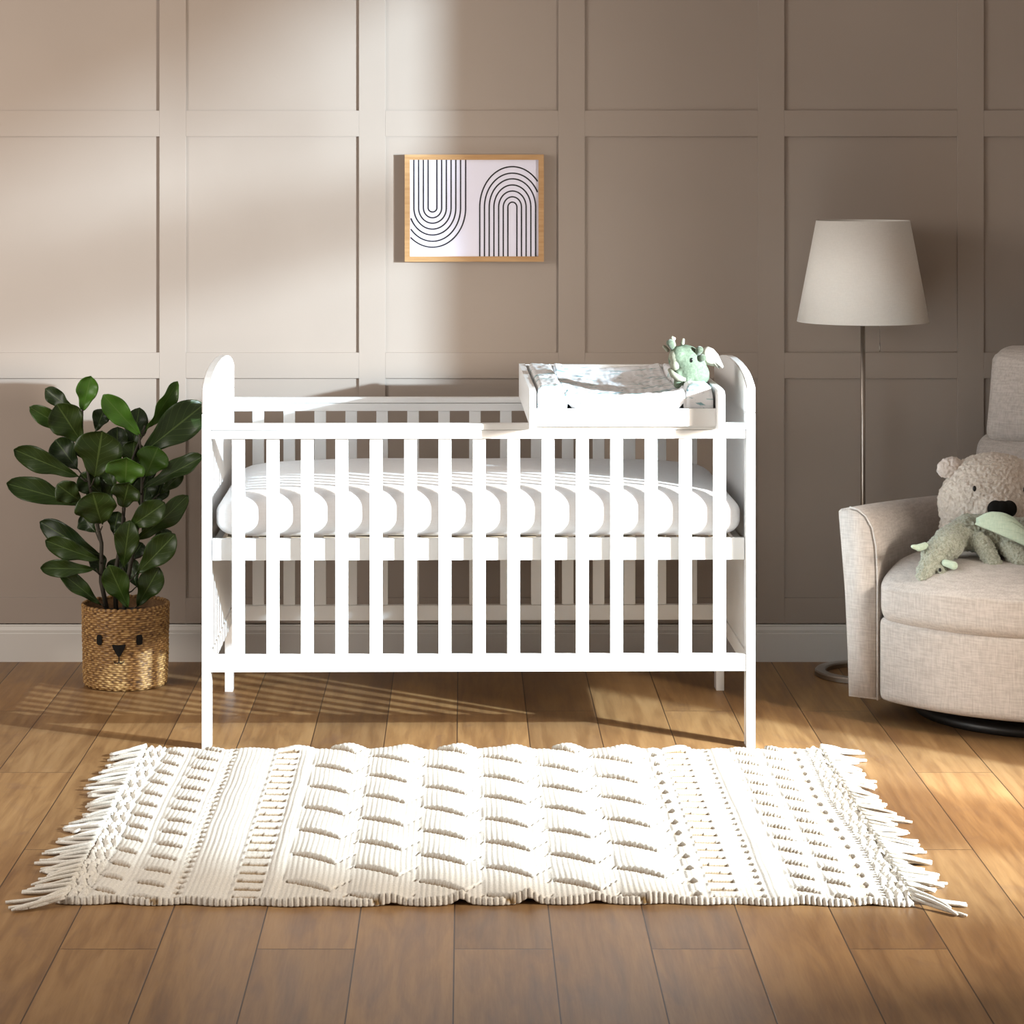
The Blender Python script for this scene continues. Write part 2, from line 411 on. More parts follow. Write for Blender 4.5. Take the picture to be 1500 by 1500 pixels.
# ------------------------------------------------------------------ cot top changer
TR = thing('changing_tray', 'white wooden cot top changer tray resting across the right side of the cot rails', 'changing tray', tuple(CR.location), R(.66))
tx0, tx1 = .133, .6505
def side(x0, x1):
    bm = bmesh.new()
    pts = [(-.075, .857), (-.075, .950), (-.060, .961), (-.02, .964), (D + .004, .966), (D + .010, .958), (D + .010, .850), (D + .001, .850), (D + .001, .8692), (-.002, .8692), (-.002, .857)]
    prism(bm, pts, 'x', x0, x1)
    return obj('side_panel', bm, M['white'], TR)
side(tx0, tx0 + .0175); side(tx1 - .0175, tx1)
boxobj('front_board', (tx0 + .0175, tx1 - .0175, -.022, -.007, .8635, .910), M['white'], TR, bev=.001)
boxobj('back_board', (tx0 + .0175, tx1 - .0175, D - .02, D - .005, .8700, .965), M['white'], TR, bev=.001)
boxobj('tray_floor', (tx0 + .0175, tx1 - .0175, -.007, D - .02, .8700, .876), M['white'], TR)
boxobj('stop_batten', (tx0 + .0175, tx1 - .0175, .0305, .042, .855, .8698), M['white'], TR)

# changing mat
def make_mat():
    x0, x1, y0, y1 = tx0 + .024, tx1 - .024, -.004, D - .026
    nx, ny = 130, 90
    def top(s, t):
        e = abs(2 * s - 1)
        mid = .058 + .030 * e ** 2
        mid += .016 * math.exp(-((t) / .07) ** 2) - .012 * math.exp(-((t - .20) / .10) ** 2) + .030 * max(0, (t - .72) / .28) ** 1.5
        bo = .094
        w = 1 / (1 + math.exp(-(e - .70) / .012))
        z = mid * (1 - w) + bo * w
        z -= .014 * math.exp(-((e - .69) / .018) ** 2)
        edge = min(1, (1 - e) / .06); z -= .022 * (1 - math.sqrt(max(0, 1 - (1 - edge) ** 2)))
        te = min(1, t / .045, (1 - t) / .045); z -= .020 * (1 - math.sqrt(max(0, 1 - (1 - te) ** 2)))
        z += .0035 * noise.noise(Vector((s * 14, t * 7, 1))) + .0018 * noise.noise(Vector((s * 40, t * 18, 4)))
        return z
    def bot(s, t):
        e = abs(2 * s - 1)
        b = .046 * (max(0, e) / .66) ** 4 * math.exp(-(t / .5) ** 2)
        return (b if e < .665 else 0) + .001
    V = []; F = []
    for j in range(ny + 1):
        t = j / ny
        for i in range(nx + 1):
            s = i / nx; V.append((x0 + (x1 - x0) * s, y0 + (y1 - y0) * t + (.012 * (1 - min(1, abs(2 * s - 1) / .66)) if j == 0 else 0), .8765 + top(s, t)))
    off = len(V)
    for j in range(ny + 1):
        t = j / ny
        for i in range(nx + 1):
            s = i / nx; V.append((x0 + (x1 - x0) * s, y0 + (y1 - y0) * t, .8765 + min(bot(s, t), top(s, t) - .02)))
    w = nx + 1
    for j in range(ny):
        for i in range(nx):
            a = j * w + i; F.append((a, a + 1, a + w + 1, a + w)); b = a + off; F.append((b, b + w, b + w + 1, b + 1))
    for i in range(nx):
        F.append((i, off + i, off + i + 1, i + 1)); a = ny * w + i; F.append((a, a + 1, off + a + 1, off + a))
    for j in range(ny):
        a = j * w; F.append((a, a + w, off + a + w, off + a)); a = j * w + nx; F.append((a, off + a, off + a + w, a + w))
    me = bpy.data.meshes.new('changing_mat'); me.from_pydata(V, [], F); me.update()
    o = link('changing_mat', me, M['mat'], None, True); o.location = CR.location; o.rotation_euler = CR.rotation_euler
    tag(o, 'padded white changing mat with blue-green brushstroke print and raised sides lying in the tray', 'changing mat')
make_mat()

# ------------------------------------------------------------------ small dragon toy on the tray
def dragon_small():
    c = P(1008, 541, 6.79)
    o = thing('toy_dragon', 'small pale green plush dragon with one ivory wing perched on the changing mat', 'soft toy', (c.x, c.y, .962))
    q = Vector((0, 0, -.962 + c.z))
    k = 6.79 / 3628
    def L(px, py, dy=0): return Vector(((px - 1008) * k, dy, c.z - .962 - (py - 541) * k))
    blob('body', [(L(1009, 541), (.050, .048, .050)), (L(1003, 526, -.004), (.046, .044, .040)), (L(993, 520, -.02), (.026, .030, .026)), (L(1018, 549, .0), (.040, .042, .040)),
                  ('c', L(993, 545, -.03), L(991, 562, -.035), .013, .011), ('c', L(1006, 550, -.03), L(1005, 563, -.037), .013, .011)], .0028, M['toygreen'], o, 5, .0008, 200)
    blob('muzzle', [(L(989, 521, -.030), (.0205, .017, .0195)), (L(988, 533, -.026), (.015, .018, .018))], .0022, M['cream'], o, 3)
    bm = bmesh.new(); tube(bm, [L(979, 540, -.028), L(984, 547, -.044), (L(992, 552, -.050)), L(1002, 554, -.049)], [.005, .009, .009, .005], 10); obj('chin', bm, M['cream'], o, True)
    for (a, b, r) in (((986, 505), (984, 494), .0065), ((999, 502), (1000, 497), .006), ((977, 512), (972, 507), .006)):
        h = blob('horn', [('c', L(*a, -.015), L(*b, -.018), r, r * .75)], .0016, M['cream'], o, 2)
    blob('horn_tip', [(L(986, 495.5, -.018), (.0058, .0058, .005))], .0014, M['pink'], o, 1)
    for (a, b) in (((984, 509), (980, 501)), ((1019, 519), (1023, 511)), ((1021, 527), (1027, 523))):
        blob('ear', [('c', L(*a, -.025), L(*b, -.034), .007, .0105)], .0018, M['toydark'], o, 3)
    for px, py in ((1011, 525.5),):
        bm = bmesh.new(); bmesh.ops.create_icosphere(bm, subdivisions=2, radius=1, matrix=Matrix.Translation(L(px, py, -.0470)) @ Matrix.Diagonal((.0032, .003, .0068, 1))); obj('eye', bm, M['bead'], o, True)
    # wing: thin padded leaf
    pts = [(1027, 514), (1031, 509), (1037, 507.5), (1045, 511), (1052, 519), (1056, 528), (1060, 537), (1058, 540), (1055, 537), (1053, 541), (1049, 537), (1042, 536), (1035, 534), (1029, 529)]
    bm = bmesh.new(); A = []; B = []; cc = (1040, 523)
    top = bm.verts.new(L(*cc, -.012)); bot = bm.verts.new(L(*cc, .010))
    for i, p in enumerate(pts): A.append(bm.verts.new(L(*p, -.001)))
    Mi = [bm.verts.new(L(cc[0] + (p[0] - cc[0]) * .6, cc[1] + (p[1] - cc[1]) * .6, -.009)) for p in pts]
    Mj = [bm.verts.new(L(cc[0] + (p[0] - cc[0]) * .6, cc[1] + (p[1] - cc[1]) * .6, .007)) for p in pts]
    n = len(pts)
    for i in range(n):
        j = (i + 1) % n
        bm.faces.new((A[i], A[j], Mi[j], Mi[i])); bm.faces.new((Mi[i], Mi[j], top)); bm.faces.new((A[j], A[i], Mj[i], Mj[j])); bm.faces.new((Mj[j], Mj[i], bot))
    bmesh.ops.recalc_face_normals(bm, faces=bm.faces)
    obj('wing', bm, M['ivory'], o, True)
dragon_small()

# ------------------------------------------------------------------ framed print
def picture():
    k = .000371; ox, oz = (560 - 681) * 7.77 / 3628, 1.563 - (210 - 240) * 7.77 / 3628
    def q(zx, zy): return ox + zx * k, oz - zy * k
    x0, z1 = q(190, 95); x1, z0 = q(1365, 1000)
    root = thing('picture_frame', 'oak framed print of black concentric arches hanging on the taupe panelled wall', 'picture', ((x0 + x1) / 2, WY, z0))
    inv = Matrix.Translation(-Vector(root.location))
    yf = WY - .031; yw = WY - .0005; b = .0165
    bm = bmesh.new()
    O = [(x0, z0), (x1, z0), (x1, z1), (x0, z1)]; I = [(x0 + b, z0 + b), (x1 - b, z0 + b), (x1 - b, z1 - b), (x0 + b, z1 - b)]
    vo = [bm.verts.new((a, yf, c)) for a, c in O]; vi = [bm.verts.new((a, yf, c)) for a, c in I]
    wo = [bm.verts.new((a, yw, c)) for a, c in O]; wi = [bm.verts.new((a, yw, c)) for a, c in I]
    for i in range(4):
        j = (i + 1) % 4
        bm.faces.new((vo[i], vo[j], vi[j], vi[i])); bm.faces.new((vo[i], wo[i], wo[j], vo[j])); bm.faces.new((vi[i], vi[j], wi[j], wi[i])); bm.faces.new((wo[i], wi[i], wi[j], wo[j]))
    bmesh.ops.recalc_face_normals(bm, faces=bm.faces); bm.transform(inv); obj('frame', bm, M['frame'], root)
    yp = WY - .022
    bm = bmesh.new(); box(bm, x0 + b * .9, x1 - b * .9, yp, yp + .004, z0 + b * .9, z1 - b * .9); bm.transform(inv); obj('print', bm, M['paper'], root)
    bm = bmesh.new(); xl, xh = x0 + b + .0004, x1 - b - .0004; hw = 5.8 * k
    def strip(path):
        pts = [Vector((p[0], 0, p[1])) for p in path]
        L = []
        for i, p in enumerate(pts):
            t = (pts[min(i + 1, len(pts) - 1)] - pts[max(0, i - 1)]).normalized(); nn = Vector((t.z, 0, -t.x))
            L.append((p + nn * hw, p - nn * hw))
        yy = yp - .0007
        for (a, b_), (c, d_) in zip(L, L[1:]):
            qd = [a, c, d_, b_]
            if all(xl <= v.x <= xh for v in qd):
                bm.faces.new([bm.verts.new((v.x, yy, v.z)) for v in qd])
    ztop = z1 - b; zbot = z0 + b
    for i, (r, ry) in enumerate(zip((37, 77, 117, 157, 197, 237, 280), (35, 84, 130, 180, 230, 283, 333))):
        pa = []
        if 425 - r > 240: pa.append((ox + (425 - r) * k, ztop))
        for j in range(97):
            a = PI + PI * j / 96; pa.append((ox + (425 + r * math.cos(a)) * k, oz - (545 - ry * math.sin(a)) * k))
        pa.append((ox + (425 + r) * k, ztop)); strip(pa)
    for i, (r, ry) in enumerate(zip((38, 77, 116, 156, 196, 236, 276), (43, 88, 137, 188, 240, 288, 343))):
        pa = [(ox + (1100 - r) * k, zbot)]
        for j in range(97):
            a = PI - PI * j / 96; pa.append((ox + (1100 + r * math.cos(a)) * k, oz - (540 - ry * math.sin(a)) * k))
        if 1100 + r < 1305: pa.append((ox + (1100 + r) * k, zbot))
        strip(pa)
    bm.transform(inv); bmesh.ops.recalc_face_normals(bm, faces=bm.faces)
    obj('arch_lines', bm, M['ink'], root)
picture()

# ------------------------------------------------------------------ floor lamp
def lamp():
    cx, cy = 1.2165, 7.570
    o = thing('floor_lamp', 'slim brushed steel floor lamp with a white tapered drum shade behind the armchair', 'lamp', (cx, cy, 0))
    bm = bmesh.new()
    ro, ri = .146, .113
    lathe(bm, [(ro, .002), (ro, .014), (ro - .004, .018), (ri + .004, .018), (ri, .014), (ri, .002)], 64, close=True)
    box(bm, -.012, .012, -ri - .006, ri + .006, .004, .014)
    obj('base', bm, M['steel'], o, False)
    bm = bmesh.new(); tube(bm, [(0, 0, .013), (0, 0, 1.32)], .0072, 20); obj('pole', bm, M['steel'], o, True)
    bm = bmesh.new(); zb, zt, rb, rt = 1.081, 1.390, .2005, .142; th = .0015
    lathe(bm, [(rb, zb), (rt, zt), (rt - th, zt), (rb - th, zb)], 72, close=True)
    obj('lamp_shade', bm, M['shade'], o, True)
    for z, r in ((zt - .012, rt - .004), (zb + .01, rb - .004)):
        bm = bmesh.new(); pts = [(r * math.cos(a * PI / 24), r * math.sin(a * PI / 24), z) for a in range(49)]; tube(bm, pts, .0018, 6)
        obj('shade_ring', bm, M['steel'], o, True)
    for a in range(3):
        bm = bmesh.new(); an = a * 2 * PI / 3 + .3; tube(bm, [(0, 0, 1.30), ((rt - .004) * math.cos(an), (rt - .004) * math.sin(an), zt - .012)], .0016, 6)
        obj('shade_spoke', bm, M['steel'], o, True)
    bm = bmesh.new(); lathe(bm, [(.0, 1.20), (.017, 1.20), (.017, 1.25), (.012, 1.255), (0, 1.255)], 20); obj('bulb_holder', bm, M['white'], o, True)
    bm = bmesh.new(); tube(bm, [(.009, 0, 1.215), (.035, -.004, 1.20), (.050, -.006, 1.15), (.0505, -.006, 1.015)], .0007, 6)
    obj('pull_cord', bm, M['steel'], o, True)
    bm = bmesh.new(); lathe(bm, [(0, .990), (.002, .990), (.0025, 1.002), (.0015, 1.016), (0, 1.016)], 12, c=(.0505, -.006)); obj('cord_pull', bm, M['steel'], o, True)
lamp()

# ------------------------------------------------------------------ basket and plant
BC = Vector((-1.0206, 7.45))
def basket():
    o = thing('seagrass_basket', 'woven seagrass basket with a stitched animal face, left of the cot bed', 'basket', (BC.x, BC.y, 0))
    nth, nz = 400, 150; H = .238
    V, F, C = [], [], []
    rows = 36
    for j in range(nz + 1):
        t = j / nz; z = H * t
        R0 = .1235 + .006 * t; edge = min(1, t / .06); R0 -= .012 * (1 - math.sqrt(1 - (1 - edge) ** 2))
        for i in range(nth):
            a = 2 * PI * i / nth
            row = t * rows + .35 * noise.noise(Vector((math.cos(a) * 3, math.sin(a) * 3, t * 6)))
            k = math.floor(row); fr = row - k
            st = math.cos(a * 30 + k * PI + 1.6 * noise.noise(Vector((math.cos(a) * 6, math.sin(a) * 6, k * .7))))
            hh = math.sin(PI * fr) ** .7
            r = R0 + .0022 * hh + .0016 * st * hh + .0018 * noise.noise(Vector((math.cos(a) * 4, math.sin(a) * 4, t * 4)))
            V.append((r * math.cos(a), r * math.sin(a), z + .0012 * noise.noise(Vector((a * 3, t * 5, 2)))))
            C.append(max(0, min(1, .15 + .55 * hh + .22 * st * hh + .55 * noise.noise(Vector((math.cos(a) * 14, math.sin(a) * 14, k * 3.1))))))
    for j in range(nz):
        for i in range(nth):
            a = j * nth + i; b = j * nth + (i + 1) % nth; F.append((a, b, b + nth, a + nth))
    # inner wall
    n0 = len(V)
    for (rr, z) in ((.121, H - .002), (.119, .01)):
        for i in range(nth):
            a = 2 * PI * i / nth; V.append((rr * math.cos(a), rr * math.sin(a), z)); C.append(.25)
    for i in range(nth):
        j = (i + 1) % nth
        F.append((nz * nth + i, nz * nth + j, n0 + j, n0 + i)); F.append((n0 + i, n0 + j, n0 + nth + j, n0 + nth + i))
    F.append([n0 + nth + i for i in range(nth)]); F.append([i for i in range(nth)][::-1])
    me = bpy.data.meshes.new('woven_body'); me.from_pydata(V, [], F); me.update()
    at = me.attributes.new('tone', 'FLOAT', 'POINT'); at.data.foreach_set('value', C)
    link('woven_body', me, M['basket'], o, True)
    bm = bmesh.new(); pts = []
    for i in range(361):
        a = 2 * PI * i / 360; pts.append((.1268 * math.cos(a), .1268 * math.sin(a), H + .0012 + .0014 * math.sin(a * 40)))
    tube(bm, pts, .0058, 8); rim = obj('rim', bm, M['basket'], o, True)
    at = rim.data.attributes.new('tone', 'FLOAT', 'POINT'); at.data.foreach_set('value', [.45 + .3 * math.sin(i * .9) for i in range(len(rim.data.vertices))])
    # stitched face, wrapped on the cylinder
    rf = .1305
    def W(px, py, r=rf):
        x = (px - 184) * 7.33 / 3628; z = 1.563 - (py - 240) * 7.33 / 3628; x = max(-rf, min(rf, x))
        return Vector((x, -math.sqrt(r * r - x * x), z))
    def patch(name, poly, mat=M['black']):
        bm = bmesh.new(); cx = sum(p[0] for p in poly) / len(poly); cy = sum(p[1] for p in poly) / len(poly)
        n = len(poly); c0 = bm.verts.new(W(cx, cy, rf + .0025)); A = [bm.verts.new(W(*p, rf + .0016)) for p in poly]; B = [bm.verts.new(W(*p, rf - .006)) for p in poly]
        for i in range(n):
            j = (i + 1) % n; bm.faces.new((A[i], A[j], c0)); bm.faces.new((A[i], B[i], B[j], A[j]))
        bmesh.ops.recalc_face_normals(bm, faces=bm.faces); obj(name, bm, mat, o)
    for ex, ey in ((153.3, 938), (212.2, 937.5)):
        patch('eye', [(ex + 4.4 * math.copysign(abs(math.cos(a)) ** .6, math.cos(a)), ey + 7.6 * math.copysign(abs(math.sin(a)) ** .6, math.sin(a))) for a in [2 * PI * i / 16 for i in range(16)]])
    patch('nose', [(172.6, 945), (174, 943.8), (183, 944.4), (191.5, 943.8), (193, 945), (190, 952), (186.5, 958), (183.2, 962), (179.5, 958), (175.5, 951)])
    bm = bmesh.new()
    tube(bm, [W(183.2, y, rf + .001) for y in (960, 964, 968, 970)], .0016, 6)
    tube(bm, [W(x, y, rf + .001) for x, y in ((175.5, 967), (176.5, 969.5), (179, 971), (181.5, 970.5), (183, 968.5))], .0012, 6)
    tube(bm, [W(x, y, rf + .001) for x, y in ((190.5, 967), (189.5, 969.5), (187, 971), (184.7, 970.5), (183.3, 968.5))], .0012, 6)
    obj('mouth', bm, M['black'], o, True)
basket()

def plant():
    o = thing('fiddle_leaf_fig', 'leafy dark green fiddle leaf fig plant growing out of the seagrass basket', 'plant', (BC.x, BC.y, .012))
    inv = Vector(o.location)
    bm = bmesh.new(); lathe(bm, [(0, 0), (.10, 0), (.112, .19), (.108, .198), (0, .198)], 32); obj('soil', bm, M['soil'], o, True)
    def Z(zx, zy, dy): return P(zx / 2.5, 500 + zy / 2.5, 7.45 + dy) - inv
    # leaves: base, tip, width (all in zoomed pixels), depth of base and tip, tone
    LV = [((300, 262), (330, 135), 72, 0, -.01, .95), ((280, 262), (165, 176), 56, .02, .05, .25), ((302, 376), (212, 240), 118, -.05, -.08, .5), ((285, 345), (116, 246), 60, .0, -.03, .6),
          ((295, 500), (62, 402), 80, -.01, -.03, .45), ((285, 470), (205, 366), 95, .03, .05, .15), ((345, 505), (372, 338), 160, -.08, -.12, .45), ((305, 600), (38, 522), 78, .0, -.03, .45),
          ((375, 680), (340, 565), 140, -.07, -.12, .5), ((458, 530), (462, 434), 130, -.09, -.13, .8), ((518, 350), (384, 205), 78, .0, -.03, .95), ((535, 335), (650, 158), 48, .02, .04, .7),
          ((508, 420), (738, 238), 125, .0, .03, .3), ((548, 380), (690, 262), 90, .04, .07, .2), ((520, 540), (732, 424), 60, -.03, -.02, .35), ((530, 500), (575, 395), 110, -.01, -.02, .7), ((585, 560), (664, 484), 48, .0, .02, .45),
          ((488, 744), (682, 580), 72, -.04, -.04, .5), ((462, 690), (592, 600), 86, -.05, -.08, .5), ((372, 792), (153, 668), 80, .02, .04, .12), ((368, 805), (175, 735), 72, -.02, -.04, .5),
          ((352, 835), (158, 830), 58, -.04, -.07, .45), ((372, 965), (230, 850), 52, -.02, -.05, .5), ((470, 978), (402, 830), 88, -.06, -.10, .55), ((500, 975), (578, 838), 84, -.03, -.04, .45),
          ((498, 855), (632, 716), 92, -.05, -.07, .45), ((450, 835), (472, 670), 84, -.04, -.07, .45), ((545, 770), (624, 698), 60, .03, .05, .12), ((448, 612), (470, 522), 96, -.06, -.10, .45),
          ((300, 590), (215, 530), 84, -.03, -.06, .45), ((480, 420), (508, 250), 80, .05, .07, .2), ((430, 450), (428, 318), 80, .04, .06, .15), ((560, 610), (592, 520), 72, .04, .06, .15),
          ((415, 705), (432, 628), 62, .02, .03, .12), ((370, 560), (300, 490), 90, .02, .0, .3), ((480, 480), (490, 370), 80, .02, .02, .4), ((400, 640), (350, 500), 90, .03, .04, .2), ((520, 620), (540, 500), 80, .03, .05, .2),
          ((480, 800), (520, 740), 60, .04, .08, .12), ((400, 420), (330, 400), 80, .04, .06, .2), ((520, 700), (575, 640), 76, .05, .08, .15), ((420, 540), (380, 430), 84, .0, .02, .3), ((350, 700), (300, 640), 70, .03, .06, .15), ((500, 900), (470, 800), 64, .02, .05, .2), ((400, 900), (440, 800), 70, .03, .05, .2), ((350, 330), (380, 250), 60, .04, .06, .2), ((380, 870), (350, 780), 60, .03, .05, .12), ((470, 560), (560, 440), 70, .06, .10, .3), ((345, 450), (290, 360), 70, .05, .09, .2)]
    V, F, UV, TN = [], [], [], []
    rnd = random.Random(5); NU, NV = 10, 22
    s = 7.45 / 3628 / 2.5
    stems = []
    for (b, t, w, db, dt, tone) in LV:
        B, Tp = Z(*b, db), Z(*t, dt); ax = Tp - B; L = ax.length; a = ax.normalized()
        side = a.cross(Vector((0, 1, 0)))
        side = side.normalized()
        nrm = side.cross(a).normalized()
        if nrm.y > 0: nrm = -nrm
        side = a.cross(nrm).normalized()
        hw = w * s / 2 * 1.20; Tp = Tp + (Tp - B) * .05; ax = Tp - B; L = ax.length
        # give thin-looking leaves real width by tilting them away
        real = max(hw, .32 * L * .55)
        tilt = math.acos(min(1, hw / real)) * (1 if rnd.random() < .5 else -1)
        rot = Matrix.Rotation(tilt, 3, a); sd = rot @ side; nn = rot @ nrm
        off = len(V); curl = rnd.uniform(.05, .16) * L; fold = rnd.uniform(.25, .5); ph = rnd.uniform(0, 6)
        for j in range(NV + 1):
            v = j / NV
            # obovate outline with the fiddle waist
            ww = (math.sin(PI * v ** 1.35) ** .62) * (.62 + .42 * v) * (1 - .13 * math.exp(-((v - .34) / .13) ** 2))
            if v < .10: ww *= v / .10 * .8 + .2
            ww = max(ww, .015) * 1.04
            for i in range(NU + 1):
                u = i / NU * 2 - 1
                p = B + a * (L * v) + sd * (real * ww * u)
                p += nn * (real * ww * fold * (u * u - .3)) * .8 - nn * curl * (v - .5) ** 2 * 2 + nn * .006 * math.sin(v * 15 + ph) * abs(u)
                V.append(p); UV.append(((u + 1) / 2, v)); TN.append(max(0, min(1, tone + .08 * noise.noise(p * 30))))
        for j in range(NV):
            for i in range(NU):
                q = off + j * (NU + 1) + i; F.append((q, q + 1, q + NU + 2, q + NU + 1))
        stems.append(B)
    me = bpy.data.meshes.new('foliage'); me.from_pydata(V, [], F); me.update()
    at = me.attributes.new('tone', 'FLOAT', 'POINT'); at.data.foreach_set('value', TN)
    uvl = me.uv_layers.new(name='UVMap')
    for lp in me.loops: uvl.data[lp.index].uv = UV[lp.vertex_index]
    fo = link('foliage', me, M['leaf'], o, True)
    md = fo.modifiers.new('thick', 'SOLIDIFY'); md.thickness = .0012
    bm = bmesh.new()
    tr = [[Z(392, 985, 0), Z(370, 880, -.01), Z(372, 740, 0), Z(340, 600, .0), Z(320, 470, 0), Z(300, 330, 0), Z(302, 250, 0)],
          [Z(425, 985, .02), Z(420, 860, .02), Z(445, 720, .0), Z(455, 600, .01), Z(470, 470, .01), Z(505, 380, .02), Z(530, 310, .01)],
          [Z(455, 985, 0), Z(470, 860, 0), Z(492, 740, 0), Z(520, 600, 0), Z(520, 480, 0), Z(515, 400, 0), Z(510, 340, 0)]]
    for t_ in tr:
        n = len(t_); tube(bm, t_, [.0075 - .0045 * i / (n - 1) for i in range(n)], 8)
    P3 = []
    for t_ in tr:
        for a, b in zip(t_, t_[1:]):
            for q in range(6): P3.append(a.lerp(b, q / 6))
    for B in stems:
        c = [p for p in P3 if p.z < B.z + .005] or P3
        near = min(c, key=lambda p: (p - B).length + .6 * max(0, p.z - B.z + .03))
        tube(bm, [near, near.lerp(B, .5) + Vector((0, 0, -.004)), B + Vector((0, 0, .002))], [.0028, .0024, .0018], 6)
    obj('stem', bm, M['stem'], o, True)
plant()

# ------------------------------------------------------------------ armchair
TH = R(33); A0 = Vector((1.0735, 6.967, 0))
ex = Vector((math.cos(TH), -math.sin(TH), 0)); ey = Vector((math.sin(TH), math.cos(TH), 0))
CH = thing('armchair', 'beige linen upholstered glider armchair at the right edge, turned toward the cot', 'armchair', tuple(A0 + ex * .4 + ey * .4), -TH)
SH = Vector((-.4, -.4, 0))
def chair_local(w):   # world -> chair-corner coordinates
    d = Vector(w) - A0; return Vector((d.dot(ex), d.dot(ey), w[2]))
def arm(mirror):
    out = [(.004, .065), (.0, .20), (-.008, .36), (-.020, .50), (-.026, .565), (-.027, .583), (-.019, .591), (.010, .598), (.036, .594), (.060, .577), (.079, .546), (.090, .495), (.094, .42), (.094, .065)]
    bm = bmesh.new(); ny = 14; rings = []
    for j in range(ny + 1):
        t = j / ny; y = .78 * t
        ring = []
        for (x, z) in out:
            zz = z - .065; drop = 1 - (.09 * t ** 1.2 if z > .4 else 0)
            xx = x
            ring.append(((.8 - xx) if mirror else xx, y - (.006 if 0 < j else 0), .065 + zz * drop))
        rings.append([bm.verts.new(Vector(p) + SH) for p in ring])
    n = len(out)
    for a, b in zip(rings, rings[1:]):
        for k in range(n): bm.faces.new((a[k], a[(k + 1) % n], b[(k + 1) % n], b[k]))
    fr = bm.faces.new(rings[0]); bm.faces.new(rings[-1][::-1])
    bmesh.ops.recalc_face_normals(bm, faces=bm.faces)
    bmesh.ops.bevel(bm, geom=list(fr.edges), offset=.007, segments=3, affect='EDGES')
    ob = obj('arm', bm, M['linen'], CH, True)
    md = ob.modifiers.new('w', 'WEIGHTED_NORMAL') if False else None
    bm = bmesh.new()
    pts = [Vector(((.8 - x) if mirror else x, .0, z)) + SH for x, z in out[7:]]
    tube(bm, pts, .0028, 8); obj('piping', bm, M['piping'], ob, True)
    return ob
arm(False); arm(True)
def bulge(x): u = (x + 0.0) / .31; return max(0, 1 - u * u)
def d_front(co, p):
    if p.y < 0: co.y -= .075 * bulge(co.x)
    return co
soft_box('footrest_panel', .096 - .4, .704 - .4, .0 - .4, .20 - .4, .065, .300, .022, M['linen'], CH, 16, d_front)
def d_seat(co, p):
    fy = max(0, -p.y / .33)
    if p.y < 0: co.y -= .080 * bulge(co.x) * min(1, fy)
    if p.z > 0: co.z += .016 * bulge(co.x) + .012 * math.exp(-((p.y + .1) / .2) ** 2)
    if p.z < 0 and p.y < 0: co.z -= .006 * bulge(co.x)
    if p.z > 0 and p.y < -.1: co.z -= .050 * (p.z / .08) * max(0, (-p.y - .18) / .15) ** 2
    co.z += .003 * noise.noise(Vector((co.x * 6, co.y * 6, 0)))
    return co
soft_box('seat_cushion', .096 - .4, .704 - .4, -.012 - .4, .66 - .4, .283, .442, (.035, .055, .050), M['linen'], CH, 22, d_seat)
boxobj('seat_frame', (.097 - .4, .703 - .4, .18 - .4, .76 - .4, .07, .30), M['linen'], CH)
def d_back(lo, hi, lean0, wmul):
    def f(co, p):
        t = (co.z - .40) / .62
        co.y += .15 * t + .10 * t * t * .4
        if p.y < 0: co.y -= .030 * max(0, 1 - (p.x / .30) ** 2) * max(0, 1 - ((co.z - (lo + hi) / 2) / ((hi - lo) / 2)) ** 2)
        co.z += .004 * noise.noise(Vector((co.x * 7, 0, co.z * 7)))
        return co
    return f
soft_box('back_cushion', .108 - .4, .682 - .4, .585 - .4, .73 - .4, .40, .752, (.05, .055, .05), M['linen'], CH, 20, d_back(.40, .752, 0, 1))
soft_box('head_cushion', .136 - .4, .664 - .4, .580 - .4, .71 - .4, .722, 1.008, (.045, .052, .040), M['linen'], CH, 20, d_back(.722, 1.008, 0, 1))
soft_box('back_frame', .112 - .4, .688 - .4, .69 - .4, .75 - .4, .12, .985, .025, M['linen'], CH, 12, lambda co, p: Vector((co.x, co.y + .13 * max(0, (co.z - .4) / .62), co.z)))
bm = bmesh.new(); lathe(bm, [(0, 0), (.355, 0), (.36, .008), (.36, .022), (.345, .032), (.06, .036), (.05, .072), (0, .072)], 48, c=(.02, .0)); obj('swivel_base', bm, M['dark'], CH, True)

# ------------------------------------------------------------------ cream bear plush
def bear():
    dd = 7.10; c = P(1456, 741, dd)
    o = thing('teddy_bear', 'large cream plush bear with black oval nose slumped on the armchair seat', 'soft toy', (c.x, c.y, .455))
    k = dd / 3628
    def L(px, py, dy=0): return Vector(((px - 1456) * k, dy, c.z - .455 - (py - 741) * k))
    blob('body', [(L(1456, 738), (.162, .115, .128)), (L(1456, 712, .01), (.135, .10, .095)), (L(1440, 772, .0), (.125, .10, .070)), (L(1480, 765), (.15, .11, .09)),
                  (L(1452, 742, -.085), (.075, .05, .055))], .0030, M['bear'], o, 6, .0052, 125)
    blob('ear', [(L(1391, 685, .0), (.038, .018, .030), (0, R(-25), 0))], .0028, M['ear_in'], o, 3, .0042, 120)
    blob('ear', [(L(1521, 685, .0), (.038, .018, .030), (0, R(25), 0))], .0028, M['ear_in'], o, 3, .0042, 120)
    # patch of longer beige fur on the forehead
    # nose: padded peanut oval
    blob('nose', [(L(1443, 735.5, -.140), (.0235, .018, .0245)), (L(1452, 735.5, -.143), (.0235, .018, .024)), (L(1462, 735.5, -.140), (.0235, .018, .0245))], .0025, M['black'], o, 4)
    for (x, y, dy) in ((1417, 709, -.100), (1490, 710.5, -.100)):
        bm = bmesh.new(); bmesh.ops.create_icosphere(bm, subdivisions=2, radius=1, matrix=Matrix.Translation(L(x, y, dy)) @ Matrix.Diagonal((.0055, .0045, .0085, 1))); obj('eye', bm, M['bead'], o, True)
bear()

